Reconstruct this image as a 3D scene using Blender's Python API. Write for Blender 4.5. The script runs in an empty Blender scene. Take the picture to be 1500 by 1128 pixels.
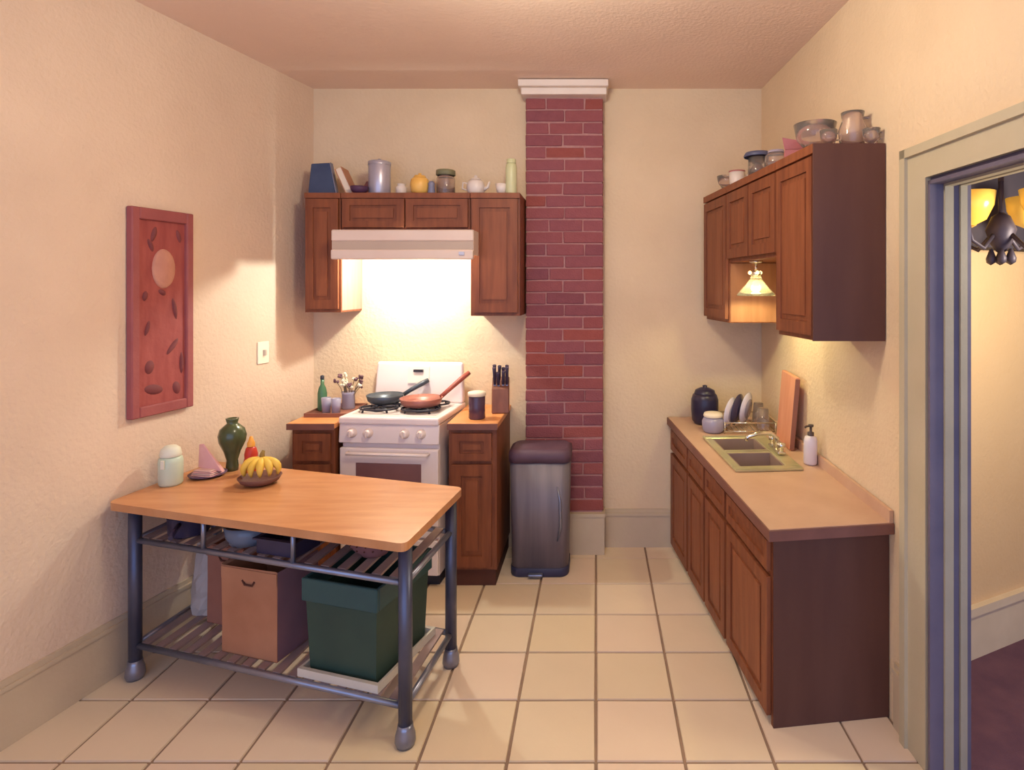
import bpy, bmesh, math, random
from mathutils import Vector, Matrix
random.seed(7)
R = math.radians
scene = bpy.context.scene
COL = scene.collection

# ------------------------------------------------------------------ camera, world, lights, exposure
F, VX, VY, EYE = 870.0, 873.0, 420.0, 1.6          # focal length and vanishing point for a 1500 x 1128 frame
cam_data = bpy.data.cameras.new('camera')
cam_data.sensor_width = 36.0
cam_data.lens = F / 1500 * 36
cam_data.shift_x = (750 - VX) / 1500
cam_data.shift_y = -(564 - VY) / 1500
cam_data.clip_start = 0.05
cam = bpy.data.objects.new('camera', cam_data)
cam.location = (0, 0, EYE)
cam.rotation_euler = (R(90), 0, 0)
COL.objects.link(cam)
scene.camera = cam

world = bpy.data.worlds.new('world')
scene.world = world
world.use_nodes = True
world.node_tree.nodes['Background'].inputs['Color'].default_value = (0.46, 0.60, 1.0, 1)
world.node_tree.nodes['Background'].inputs['Strength'].default_value = 2.1

def lamp(name, loc, energy, color, radius, kind='POINT', rot=(0, 0, 0), size=None, spot=None, blend=.3):
    d = bpy.data.lights.new(name, kind)
    d.energy = energy
    d.color = color
    if kind == 'AREA':
        d.shape = 'DISK'
        d.size = size
    else:
        d.shadow_soft_size = radius
    if kind == 'SPOT':
        d.spot_size = spot
        d.spot_blend = blend
    o = bpy.data.objects.new(name, d)
    o.location = loc
    o.rotation_euler = rot
    COL.objects.link(o)
    return o

lamp('ceiling_lamp_light', (-0.22, 1.80, 2.60), 41, (1.0, 0.94, 0.76), 0.12)
lamp('hood_lamp_light', (-1.07, 3.33, 1.81), 29, (0.88, 0.97, 0.90), 0.025)
lamp('sink_lamp_light', (0.80, 2.97, 1.595), 9.0, (1.0, 0.93, 0.44), 0.025)
lamp('hall_lamp_light', (1.85, 1.75, 1.75), 44, (1.0, 0.90, 0.68), 0.10)

scene.view_settings.view_transform = 'Standard'
scene.view_settings.look = 'None'
scene.view_settings.gamma = 1.0
scene.view_settings.use_curve_mapping = False
scene.view_settings.exposure = 0.01

# ------------------------------------------------------------------ materials
def lin(c):
    c = c / 255
    return c / 12.92 if c <= .04045 else ((c + .055) / 1.055) ** 2.4
def rgb(r, g, b):
    return (lin(r), lin(g), lin(b), 1)

def mat(name, c1, c2=None, rough=.6, scale=8, stretch=(1, 1, 1), bump=0.0, bump_scale=60, metal=0.0,
        per_object=None, coat=0.0, trans=0.0, emit=None, emit_strength=0.0, detail=4, spec=.4, ior=1.45):
    m = bpy.data.materials.new(name)
    m.use_nodes = True
    nt = m.node_tree
    p = nt.nodes['Principled BSDF']
    p.inputs['Roughness'].default_value = rough
    p.inputs['Metallic'].default_value = metal
    p.inputs['Specular IOR Level'].default_value = spec
    p.inputs['Coat Weight'].default_value = coat
    p.inputs['Transmission Weight'].default_value = trans
    p.inputs['IOR'].default_value = ior
    tc = nt.nodes.new('ShaderNodeTexCoord')
    mp = nt.nodes.new('ShaderNodeMapping')
    mp.inputs['Scale'].default_value = stretch
    nt.links.new(tc.outputs['Object'], mp.inputs['Vector'])
    nz = nt.nodes.new('ShaderNodeTexNoise')
    nz.inputs['Scale'].default_value = scale
    nz.inputs['Detail'].default_value = detail
    nt.links.new(mp.outputs['Vector'], nz.inputs['Vector'])
    rp = nt.nodes.new('ShaderNodeValToRGB')
    rp.color_ramp.elements[0].position = .32
    rp.color_ramp.elements[1].position = .68
    rp.color_ramp.elements[0].color = rgb(*c1)
    rp.color_ramp.elements[1].color = rgb(*(c2 or c1))
    nt.links.new(nz.outputs['Fac'], rp.inputs['Fac'])
    out = rp.outputs['Color']
    if per_object:
        oi = nt.nodes.new('ShaderNodeObjectInfo')
        r2 = nt.nodes.new('ShaderNodeValToRGB')
        els = r2.color_ramp.elements
        while len(els) < len(per_object):
            els.new(.5)
        for i, (pos, c) in enumerate(per_object):
            els[i].position = pos
            els[i].color = rgb(*c)
        nt.links.new(oi.outputs['Random'], r2.inputs['Fac'])
        mx = nt.nodes.new('ShaderNodeMix')
        mx.data_type = 'RGBA'
        mx.inputs['Factor'].default_value = .65
        nt.links.new(out, mx.inputs[6])
        nt.links.new(r2.outputs['Color'], mx.inputs[7])
        out = mx.outputs[2]
    nt.links.new(out, p.inputs['Base Color'])
    if emit:
        p.inputs['Emission Color'].default_value = rgb(*emit)
        p.inputs['Emission Strength'].default_value = emit_strength
    if bump:
        n2 = nt.nodes.new('ShaderNodeTexNoise')
        n2.inputs['Scale'].default_value = bump_scale
        n2.inputs['Detail'].default_value = 6
        nt.links.new(tc.outputs['Object'], n2.inputs['Vector'])
        bp = nt.nodes.new('ShaderNodeBump')
        bp.inputs['Strength'].default_value = bump
        bp.inputs['Distance'].default_value = .006
        nt.links.new(n2.outputs['Fac'], bp.inputs['Height'])
        nt.links.new(bp.outputs['Normal'], p.inputs['Normal'])
    return m

WALL = mat('golden_plaster', (222, 195, 160), (230, 204, 169), .85, 2.4, bump=.7, bump_scale=55)
WALLP = mat('peach_plaster', (220, 192, 167), (228, 201, 176), .85, 2.4, bump=.7, bump_scale=55)
CEIL = mat('ceiling_plaster', (236, 208, 186), (243, 215, 193), .9, 2.0, bump=.5, bump_scale=60)
HALLWALL = mat('hall_plaster', (220, 184, 138), (226, 192, 148), .85, 1.6, bump=.4)
BASEB = mat('baseboard_paint', (196, 174, 146), (204, 182, 154), .6, 4, bump=.2)
CASING = mat('casing_paint', (186, 172, 142), (194, 180, 152), .55, 4, bump=.15)
JAMB = mat('jamb_slate_shade', (98, 90, 106), (112, 102, 116), .55, 6, bump=.15)  # shade on the jamb painted in as slate
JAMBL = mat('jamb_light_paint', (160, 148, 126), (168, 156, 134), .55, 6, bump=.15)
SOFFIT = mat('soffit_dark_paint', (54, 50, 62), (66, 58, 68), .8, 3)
HALLCEIL = mat('hall_ceiling_unlit', (66, 52, 66), (76, 60, 72), .8, 3)  # unlit look of the hall ceiling put into its colour
CARPET = mat('plum_carpet', (96, 66, 84), (112, 78, 92), .95, 9, bump=.6, bump_scale=200)
GROUT = mat('grout', (140, 114, 96), (154, 126, 104), .9, 12)
TILE = mat('ceramic_tile', (222, 200, 172), (230, 208, 180), .5, 5, bump=.25, bump_scale=18,
           per_object=[(0, (216, 192, 158)), (.4, (230, 206, 174)), (.7, (226, 196, 172)), (1, (222, 198, 154))])
WOOD = mat('cabinet_wood', (116, 62, 38), (140, 80, 48), .5, 6, (6, 6, .6), bump=.2, bump_scale=30)
WOODP = mat('cabinet_wood_panel', (126, 70, 42), (146, 84, 52), .5, 6, (6, 6, .6), bump=.2, bump_scale=30)
WOODEND = mat('cabinet_end_dark', (88, 54, 44), (98, 62, 50), .6, 3, (3, 3, .5), bump=.2, bump_scale=30)  # end panels a darker brown than the cabinet fronts
WOODLIT = mat('cabinet_wood_lit_side', (170, 130, 114), (182, 140, 124), .6, 6, (6, 6, .6))  # hood light on the cabinet side painted in as paler wood
WOODSINK = mat('cabinet_wood_lamplit', (160, 108, 74), (174, 120, 84), .6, 6, (6, 6, .6))  # sink lamp's glow on the cabinet side put into a lighter wood colour
TOE = mat('toe_kick', (84, 48, 36), (94, 54, 40), .8)
COUNTER = mat('counter_laminate', (196, 156, 128), (206, 168, 140), .4, 6, bump=.1)
COUNTER2 = mat('range_side_counter', (206, 134, 78), (222, 150, 92), .4, 6, bump=.1)
COUNTEREDGE = mat('counter_edge', (120, 78, 66), (134, 88, 74), .5)
TABLETOP = mat('table_wood', (190, 126, 78), (206, 146, 98), .32, 5, (.7, 5, 1), bump=.12, bump_scale=25, coat=.15)
STEEL = mat('blue_grey_steel', (74, 76, 96), (92, 94, 112), .35, 6, metal=.55)
STEELL = mat('bright_steel', (128, 130, 146), (150, 150, 164), .3, 6, metal=.7)
SLAT = mat('slat_metal', (150, 128, 126), (172, 146, 140), .45, 6, metal=.2)
BRICKM = mat('brick', (138, 76, 78), (152, 88, 88), .9, 30, bump=.7, bump_scale=120,
             per_object=[(0, (124, 70, 80)), (.35, (146, 84, 90)), (.75, (148, 80, 80)), (.93, (162, 80, 62)), (1, (124, 64, 62))])
MORTAR = mat('mortar', (166, 120, 118), (178, 132, 126), .95, 40, bump=.5)
WHITE = mat('white_trim', (232, 214, 200), (238, 222, 208), .6)
ENAMEL = mat('white_enamel', (240, 222, 216), (244, 228, 222), .28, 4, coat=.3)
KNOBM = mat('stove_knob', (236, 214, 204), (240, 220, 210), .35)
HOODM = mat('hood_enamel', (222, 198, 182), (228, 206, 190), .4, 4)
HOODM2 = mat('hood_band', (186, 164, 146), (194, 172, 152), .45, 4)
DARKWIN = mat('oven_glass', (124, 86, 88), (138, 98, 98), .25, 5)
BLACK = mat('black_iron', (40, 38, 48), (56, 52, 60), .5, 9)
DARKBLUE = mat('dark_enamel', (46, 40, 60), (62, 54, 76), .3, 6)
PANGREY = mat('grey_pan', (74, 80, 88), (92, 96, 102), .35, 6, metal=.4)
COPPER = mat('copper_red_pan', (148, 90, 78), (170, 110, 96), .35, 6, metal=.2)
CANBODY = mat('trash_can_steel', (112, 102, 108), (130, 118, 122), .5, 3, (8, 8, .6), metal=.2)
CANLID = mat('trash_can_lid', (84, 60, 74), (96, 70, 82), .5)
CANBASE = mat('trash_can_base', (52, 50, 72), (62, 58, 80), .5)
SINKM = mat('sink_steel', (188, 178, 134), (206, 196, 152), .32, 5, metal=.5)
SINKIN = mat('sink_basin_steel', (150, 124, 114), (166, 140, 124), .45, 5, metal=.1)
CHROME = mat('chrome', (222, 214, 190), (232, 226, 206), .15, 5, metal=.9)
GLASS = mat('clear_glass', (246, 234, 228), (250, 242, 238), .04, 5, trans=.92, spec=.5)
GLASSP = mat('lilac_glass', (206, 196, 220), (222, 212, 230), .1, 5, trans=.55)
GLASSG = mat('green_glass', (84, 128, 92), (104, 146, 108), .12, 5, trans=.35)
AMBER = mat('amber_glass', (232, 182, 76), (240, 198, 96), .25, 5, emit=(236, 176, 70), emit_strength=.3)
LAMPGLASS = mat('lamp_glass', (236, 224, 206), (242, 232, 218), .1, 5, trans=.9)
BULB = mat('bulb', (255, 236, 190), emit=(255, 226, 160), emit_strength=2)
REDWOOD = mat('carved_red_wood', (146, 66, 64), (164, 82, 76), .6, 6, (5, 5, 1), bump=.4, bump_scale=30)
REDFRAME = mat('carved_frame_wood', (150, 78, 78), (160, 88, 86), .55, 8, bump=.25)
MEDAL = mat('cream_medallion', (190, 130, 112), (206, 148, 126), .7, 10, bump=.5)
RELIEF = mat('dark_relief', (116, 58, 60), (130, 66, 66), .7, 10)
PLATE_SW = mat('switch_plate_plastic', (246, 230, 206), None, .4)
TOGGLE_SW = mat('switch_toggle', (206, 188, 170), None, .5)  # toggle a little darker than its plate
GREENBIN = mat('green_plastic', (44, 66, 58), (54, 76, 64), .5, 5)
GREENLIP = mat('green_plastic_rim', (46, 76, 76), (54, 84, 80), .45, 5)
PAPER = mat('brown_paper', (168, 112, 80), (182, 126, 92), .85, 6, bump=.3, bump_scale=12)
PAPERP = mat('brown_paper_shaded', (126, 92, 100), (138, 100, 106), .85, 6, bump=.3, bump_scale=12)  # shaded side of the tan bag, shade put into the colour
PAPER2 = mat('reddish_paper', (150, 98, 80), (162, 108, 88), .85, 6, bump=.3, bump_scale=12)
GREYBAG = mat('grey_plastic_bag', (178, 164, 156), (192, 178, 168), .5, 5, bump=.4, bump_scale=14)
TRAYW = mat('white_tray', (206, 196, 178), (214, 204, 186), .5)
MINT = mat('mint_ceramic', (190, 204, 180), (204, 214, 192), .35, 6)
MINTLID = mat('pale_ceramic_lid', (224, 220, 198), None, .35)
PINK = mat('pink_paper', (224, 164, 160), (234, 184, 178), .7, 9)
PINK2 = mat('pale_pink_paper', (220, 180, 172), (228, 190, 182), .7, 9)
PLUM = mat('plum_plate', (110, 84, 110), (122, 94, 118), .4)
VASEG = mat('dark_green_glaze', (70, 78, 48), (86, 92, 58), .25, 8, coat=.4)
REDPL = mat('red_bottle_plastic', (190, 52, 38), (206, 72, 48), .35, 8)
ORANGEPL = mat('orange_cap', (236, 158, 60), (240, 172, 76), .4)
BANANA = mat('banana_peel', (226, 180, 64), (238, 200, 92), .55, 9)
BANTIP = mat('banana_stem', (150, 120, 60), None, .7)
BASKET = mat('brown_bowl', (110, 72, 62), (124, 84, 70), .7, 20, bump=.4)
PURPLE = mat('plum_mug_glaze', (72, 48, 66), (88, 60, 78), .25, 6, coat=.4)
CREAM = mat('cream_lid', (232, 214, 190), None, .5)
BLOCK = mat('knife_block_wood', (112, 68, 56), (128, 80, 64), .5, 6, (5, 5, 1))
HANDLE = mat('knife_handle', (52, 40, 62), (64, 50, 72), .45)
BLUEBOX = mat('blue_cover', (58, 70, 100), (72, 84, 112), .6, 9)
ORANGEBOOK = mat('tan_cover', (190, 130, 100), (200, 146, 116), .65, 9)
MAUVE = mat('mauve_cloth', (150, 100, 104), (164, 116, 116), .85, 12, bump=.4)
PURPLE2 = mat('dark_plum_bowl', (84, 52, 78), None, .5)
SILVER = mat('silver_tin', (150, 152, 176), (196, 188, 196), .3, 4, (3, 3, .4), metal=.4)
YELLOW = mat('yellow_glaze', (234, 176, 84), (242, 192, 104), .4, 8)
OLIVELID = mat('olive_lid', (122, 118, 88), None, .5)
PALEG = mat('pale_green_bottle', (202, 200, 152), (212, 208, 164), .3, 8)
GREYJ = mat('grey_shaker', (128, 128, 150), None, .4)
JARW = mat('white_jar', (222, 206, 196), (232, 218, 206), .35, 8)
BOARD = mat('cutting_board_wood', (214, 142, 108), (224, 156, 122), .55, 6, (5, 5, .8))
BOARDE = mat('cutting_board_edge', (150, 98, 80), None, .6)
SOAP = mat('soap_bottle', (216, 202, 206), (224, 212, 214), .35)
PUMP = mat('soap_pump', (84, 68, 62), None, .4)
PORC = mat('plate_porcelain', (206, 198, 214), (220, 212, 222), .2, 4, coat=.3)
PLATED = mat('plate_dark_glaze', (66, 58, 82), None, .25, coat=.3)
REDBOX = mat('dusty_rose_box', (176, 104, 104), None, .6)
STEM = mat('dry_stem', (128, 104, 84), None, .8)
PETALW = mat('cream_petal', (240, 226, 200), None, .7)
PETALD = mat('plum_petal', (110, 76, 84), None, .7)
TRAYB = mat('brown_tray', (134, 86, 70), (146, 96, 78), .6, 8)
DARKMET = mat('dark_bronze', (66, 58, 72), (80, 70, 80), .5, metal=.3)
COLANDER = mat('rust_colander', (128, 84, 88), (140, 96, 96), .5, 8)

# ------------------------------------------------------------------ mesh helpers
class B:
    def __init__(self):
        self.bm = bmesh.new()
    def hexa(self, p, bevel=0, seg=1):
        v = [self.bm.verts.new(q) for q in p]
        fs = [self.bm.faces.new([v[i] for i in q]) for q in
              ((3, 2, 1, 0), (4, 5, 6, 7), (0, 1, 5, 4), (1, 2, 6, 5), (2, 3, 7, 6), (3, 0, 4, 7))]
        if bevel:
            es = list({e for f in fs for e in f.edges})
            bmesh.ops.bevel(self.bm, geom=es, offset=bevel, segments=seg, affect='EDGES', profile=.5)
        return self
    def box(self, x0, x1, y0, y1, z0, z1, bevel=0, seg=1):
        return self.hexa([(x0, y0, z0), (x1, y0, z0), (x1, y1, z0), (x0, y1, z0),
                          (x0, y0, z1), (x1, y0, z1), (x1, y1, z1), (x0, y1, z1)], bevel, seg)
    def mbox(self, P, a0, a1, b0, b1, c0, c1, bevel=0):
        return self.hexa([P(a0, b0, c0), P(a1, b0, c0), P(a1, b1, c0), P(a0, b1, c0),
                          P(a0, b0, c1), P(a1, b0, c1), P(a1, b1, c1), P(a0, b1, c1)], bevel)
    def tube(self, pts, r, n=10, caps=True):
        pts = [Vector(p) for p in pts]
        rr = r if isinstance(r, (list, tuple)) else [r] * len(pts)
        rings = []
        ref = None
        for i, p in enumerate(pts):
            t = (pts[min(i + 1, len(pts) - 1)] - pts[max(i - 1, 0)]).normalized()
            if ref is None:
                ref = t.orthogonal().normalized()
            ref = (ref - t * ref.dot(t)).normalized()
            b = t.cross(ref)
            rings.append([self.bm.verts.new(p + (ref * math.cos(a) + b * math.sin(a)) * rr[i])
                          for a in (2 * math.pi * k / n for k in range(n))])
        for i in range(len(rings) - 1):
            for k in range(n):
                f = self.bm.faces.new((rings[i][k], rings[i][(k + 1) % n], rings[i + 1][(k + 1) % n], rings[i + 1][k]))
                f.smooth = True
        if caps:
            self.bm.faces.new(rings[0][::-1])
            self.bm.faces.new(rings[-1])
        return self
    def lathe(self, prof, n=24, c=(0, 0, 0), M=None, sx=1, sy=1):
        M = M or Matrix.Identity(4)
        c = Vector(c)
        rings = []
        for r, z in prof:
            if r < 1e-5:
                rings.append([self.bm.verts.new(M @ (c + Vector((0, 0, z))))])
            else:
                rings.append([self.bm.verts.new(M @ (c + Vector((r * sx * math.cos(a), r * sy * math.sin(a), z))))
                              for a in (2 * math.pi * k / n for k in range(n))])
        for i in range(len(rings) - 1):
            A, C = rings[i], rings[i + 1]
            for k in range(n):
                k2 = (k + 1) % n
                if len(A) == 1 and len(C) == 1:
                    continue
                if len(A) == 1:
                    f = self.bm.faces.new((A[0], C[k2], C[k]))
                elif len(C) == 1:
                    f = self.bm.faces.new((A[k], A[k2], C[0]))
                else:
                    f = self.bm.faces.new((A[k], A[k2], C[k2], C[k]))
                f.smooth = True
        return self
    def blob(self, c, r, M=None, sub=2, jitter=0, squash=(1, 1, 1)):
        res = bmesh.ops.create_icosphere(self.bm, subdivisions=sub, radius=1)
        for v in res['verts']:
            k = 1 + random.uniform(-jitter, jitter)
            q = Vector((v.co.x * r * squash[0] * k, v.co.y * r * squash[1] * k, v.co.z * r * squash[2] * k))
            v.co = (M @ q if M else q) + Vector(c)
        for f in self.bm.faces:
            if len(f.verts) == 3:
                f.smooth = True
        return self

def put(name, b, m, parent=None, org=None, loc=None, rz=0):
    """link the collected mesh as one object; geometry is in the parent's frame, or in world space when org is given"""
    me = bpy.data.meshes.new(name)
    bm = b.bm
    if org is not None:
        bmesh.ops.translate(bm, verts=bm.verts, vec=-Vector(org))
    bmesh.ops.recalc_face_normals(bm, faces=bm.faces)
    bm.to_mesh(me)
    bm.free()
    me.materials.append(m)
    o = bpy.data.objects.new(name, me)
    COL.objects.link(o)
    if parent:
        o.parent = parent
    if loc is not None:
        o.location = loc
        o.rotation_euler = (0, 0, rz)
    return o

def tag(o, label, cat, group=None):
    o['label'] = label
    o['category'] = cat
    if group:
        o['group'] = group
    return o

SLOPE = math.atan(.068 / 1.485)        # the old sink counter sits slightly out of level
def thing(name, label, cat, loc=(0, 0, 0), rz=0, group=None, on_slope=False):
    o = bpy.data.objects.new(name, None)
    o.empty_display_size = .1
    COL.objects.link(o)
    o.location = loc
    o.rotation_euler = (SLOPE if on_slope else 0, 0, rz)
    return tag(o, label, cat, group)

def solo(name, b, m, label, cat, loc, rz=0, group=None):
    return tag(put(name, b, m, loc=loc, rz=rz), label, cat, group)

def struct(name, b, m, parent=None):
    o = put(name, b, m, parent)
    if not parent:
        o['kind'] = 'structure'
    return o

# ------------------------------------------------------------------ the room
YB = 3.66
CZ = 2.82
def wall_l(Y): return -1.74 - (YB - Y) * .20
def wall_r(Y): return 1.02 + (YB - Y) * .051
def at(px, py, z):                   # where a point of the picture stands on a level surface of height z
    Y = F * (EYE - z) / (py - VY)
    return ((px - VX) * Y / F, Y)

floor = struct('floor', B().box(-2.75, 1.16, -1.2, 3.70, -.05, -.006), GROUT)
T = .30
def shared(name, b):
    me = bpy.data.meshes.new(name)
    bmesh.ops.recalc_face_normals(b.bm, faces=b.bm.faces)
    b.bm.to_mesh(me)
    b.bm.free()
    return me
tile_mesh = shared('tile', B().hexa([(-.147, -.147, -.012), (.147, -.147, -.012), (.147, .147, -.012), (-.147, .147, -.012),
                                     (-.143, -.143, 0), (.143, -.143, 0), (.143, .143, 0), (-.143, .143, 0)]))
tile_mesh.materials.append(TILE)
for i in range(-8, 4):
    for j in range(-4, 12):
        x, y = (i + .5) * T, .2 + (j + .5) * T
        y1 = y - .15
        if x + .1 < wall_l(y) or x - .1 > wall_r(y) or y1 > 3.6 or y < .25:
            continue
        t = bpy.data.objects.new('tile', tile_mesh)
        COL.objects.link(t)
        t.parent = floor
        sx = sy = 1
        if y + .15 > 3.65:
            sy = (3.652 - y1) / .3
            y = y1 + .15 * sy
        if x + .15 > 1.05:
            r = wall_r(y) - .01
            if x + .15 > r:
                sx = max(.1, (r - (x - .15)) / .3)
                x = x - .15 + .15 * sx
        t.scale = (sx, sy, 1)
        t.location = (x, y, -.001 * random.random())
        t.rotation_euler = (R(random.uniform(-.12, .12)), R(random.uniform(-.12, .12)), R(random.uniform(-.3, .3)))

struct('wall_back', B().box(-1.9, 1.16, YB, YB + .1, -.05, CZ), WALL)
def wl_box(b, y0, y1, z0, z1, t0, t1):       # a slab along the left wall: t is the distance off its face into the room
    return b.hexa([(wall_l(y0) + t0, y0, z0), (wall_l(y0) + t1, y0, z0), (wall_l(y1) + t1, y1, z0), (wall_l(y1) + t0, y1, z0),
                   (wall_l(y0) + t0, y0, z1), (wall_l(y0) + t1, y0, z1), (wall_l(y1) + t1, y1, z1), (wall_l(y1) + t0, y1, z1)])
def wr_box(b, y0, y1, z0, z1, t0, t1):
    return b.hexa([(wall_r(y0) - t1, y0, z0), (wall_r(y0) - t0, y0, z0), (wall_r(y1) - t0, y1, z0), (wall_r(y1) - t1, y1, z0),
                   (wall_r(y0) - t1, y0, z1), (wall_r(y0) - t0, y0, z1), (wall_r(y1) - t0, y1, z1), (wall_r(y1) - t1, y1, z1)])
struct('wall_left', wl_box(B(), -1.2, YB, -.05, CZ, -.1, 0), WALLP)
YD, YD2, ZD = 1.957, .95, 1.96                # doorway: far jamb, near jamb, head
b = B()
wr_box(b, YD + .005, YB, -.05, CZ, -.11, 0)
wr_box(b, -1.2, YD2 - .005, -.05, CZ, -.11, 0)
wr_box(b, YD2 - .005, YD + .005, ZD + .005, CZ, -.11, 0)
struct('wall_right', b, WALL)
struct('ceiling', B().box(-2.85, 1.34, -1.2, YB + .1, CZ, CZ + .08), CEIL)

def board_profile(boxer, y0, y1, h=.235):
    b = B()
    boxer(b, y0, y1, .0, h - .035, 0.0, .016)
    boxer(b, y0, y1, h - .035, h - .02, 0.0, .022)
    boxer(b, y0, y1, h - .02, h, 0.0, .012)
    return b
struct('baseboard_left', board_profile(wl_box, -1.2, YB - .01), BASEB)
struct('baseboard_right', board_profile(wr_box, YD + .14, 2.16), BASEB)
b = B()
for z0, z1, d in ((0, .195, .016), (.195, .212, .022), (.212, .232, .012)):
    b.box(.055, .47, YB - d, YB, z0, z1)
struct('baseboard_back', b, BASEB)

# ------------------------------------------------------------------ doorway trim and the hall beyond
b = B()
wr_box(b, YD, YD + .128, 0, ZD + .11, 0, .022)
wr_box(b, YD2 - .128, YD2, 0, ZD + .11, 0, .022)
wr_box(b, YD2, YD, ZD, ZD + .11, 0, .022)
casing = struct('door_1', b, CASING)
b = B()
wr_box(b, YD + .10, YD + .132, 0, ZD + .115, .022, .034)
wr_box(b, YD2 - .132, YD + .132, ZD + .085, ZD + .115, .022, .034)
put('back_band', b, CASING, casing)
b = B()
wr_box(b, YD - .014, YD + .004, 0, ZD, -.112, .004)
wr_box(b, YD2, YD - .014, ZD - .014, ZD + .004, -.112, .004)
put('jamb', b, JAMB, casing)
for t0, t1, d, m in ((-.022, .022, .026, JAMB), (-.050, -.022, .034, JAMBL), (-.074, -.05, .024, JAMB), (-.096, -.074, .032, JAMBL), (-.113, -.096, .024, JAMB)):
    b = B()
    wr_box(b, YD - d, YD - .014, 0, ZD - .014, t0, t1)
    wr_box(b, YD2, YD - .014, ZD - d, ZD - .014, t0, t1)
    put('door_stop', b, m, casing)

def hall_y(x): return 2.37 + (x - 1.2) * .465
struct('floor_hall', B().box(1.165, 3.4, -.6, 3.6, -.05, 0.0), CARPET)
def hw_box(b, x0, x1, z0, z1, t0, t1):
    return b.hexa([(x0, hall_y(x0) - t1, z0), (x1, hall_y(x1) - t1, z0), (x1, hall_y(x1) - t0, z0), (x0, hall_y(x0) - t0, z0),
                   (x0, hall_y(x0) - t1, z1), (x1, hall_y(x1) - t1, z1), (x1, hall_y(x1) - t0, z1), (x0, hall_y(x0) - t0, z1)])
struct('wall_hall_back', hw_box(B(), 1.2, 3.4, -.05, 2.2, -.08, 0), HALLWALL)
struct('wall_hall_side', B().box(3.32, 3.4, -.6, 3.3, -.05, 2.2), HALLWALL)
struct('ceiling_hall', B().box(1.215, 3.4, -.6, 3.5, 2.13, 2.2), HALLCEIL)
b = B()
hw_box(b, 1.21, 3.31, 0, .19, 0, .018)
hw_box(b, 1.21, 3.31, .19, .225, 0, .03)
struct('baseboard_hall', b, mat('hall_baseboard_paint', (216, 196, 168), (224, 204, 176), .5))
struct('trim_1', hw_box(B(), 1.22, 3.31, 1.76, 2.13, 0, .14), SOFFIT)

# hanging lamp in the hall
t = thing('chandelier', 'dark metal chandelier with amber glass shades hanging in the hall through the doorway', 'lamp', (1.50, 2.20, 2.04))
put('canopy', B().lathe([(0, .089), (.06, .089), (.05, .06), (.012, .045), (.009, -.05), (0, -.05)]), DARKMET, t)
put('stem', B().tube([(0, 0, -.04), (0, 0, -.17)], .009), DARKMET, t)
put('hub', B().lathe([(0, -.16), (.03, -.18), (.05, -.23), (.035, -.28), (.015, -.31), (0, -.32)]), DARKMET, t)
for k in range(4):
    a = R(20 + 90 * k)
    d = Vector((math.cos(a), math.sin(a), 0))
    put('arm', B().tube([d * .03 + Vector((0, 0, -.24)), d * .09 + Vector((0, 0, -.30)), d * .15 + Vector((0, 0, -.27)), d * .165 + Vector((0, 0, -.22))], .008), DARKMET, t)
    put('glass_shade', B().lathe([(.018, -.22), (.055, -.20), (.078, -.15), (.084, -.10), (.079, -.10), (.072, -.15), (.05, -.19), (.014, -.21)], 20, d * .165), AMBER, t)
for k in range(6):
    a = R(60 * k)
    put('glass_drop', B().lathe([(0, -.36), (.014, -.35), (.016, -.335), (.004, -.30), (0, -.30)], 10, (math.cos(a) * .035, math.sin(a) * .035, .0)), DARKMET, t)

# ------------------------------------------------------------------ brick chimney
CX0, CX1, CYF = -.422, .043, 3.56
ch = thing('brick_chimney', 'narrow red brick chimney rising to the ceiling between the stove wall and the sink', 'chimney', ((CX0 + CX1) / 2, CYF, 0))
O = ch.location.copy()
put('mortar', B().box(CX0 + .006, CX1 - .006, CYF + .012, YB - .002, .2, 2.74), MORTAR, ch, O)
put('base_board', B().box(CX0 - .004, CX1 + .008, CYF - .018, YB - .002, 0, .225).box(CX0 - .008, CX1 + .012, CYF - .022, YB - .002, .225, .245), BASEB, ch, O)
brick_meshes = []
def brick(x0, x1, z0, z1):
    b = B()
    d = random.uniform(0, .006)
    j = lambda: random.uniform(-.0025, .0025)
    y = CYF + d
    b.hexa([(x0 + j(), y + .004, z0 + j()), (x1 + j(), y + .004, z0 + j()), (x1, YB - .01, z0), (x0, YB - .01, z0),
            (x0 + j(), y + .004, z1 + j()), (x1 + j(), y + .004, z1 + j()), (x1, YB - .01, z1), (x0, YB - .01, z1)], .004)
    c = ((x0 + x1) / 2, CYF, (z0 + z1) / 2)
    o = put('brick', b, BRICKM, ch, c)
    o.location = Vector(c) - O
n_course = 34
hc = (2.735 - .25) / n_course
wB = CX1 - CX0
for k in range(n_course):
    z0 = .25 + k * hc
    cuts = [[0, .5, 1], [0, .26, .76, 1], [0, .48, 1], [0, .3, .74, 1]][k % 4]
    for a, c in zip(cuts, cuts[1:]):
        brick(CX0 + a * wB + (.003 if a else 0), CX0 + c * wB - (.003 if c < 1 else 0), z0 + .004, z0 + hc - .004)
put('cap', B().box(CX0 - .02, CX1 + .02, CYF - .06, YB - .002, 2.735, 2.775, .004).box(CX0 - .035, CX1 + .03, CYF - .09, YB - .002, 2.775, 2.815, .004), WHITE, ch, O)

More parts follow.
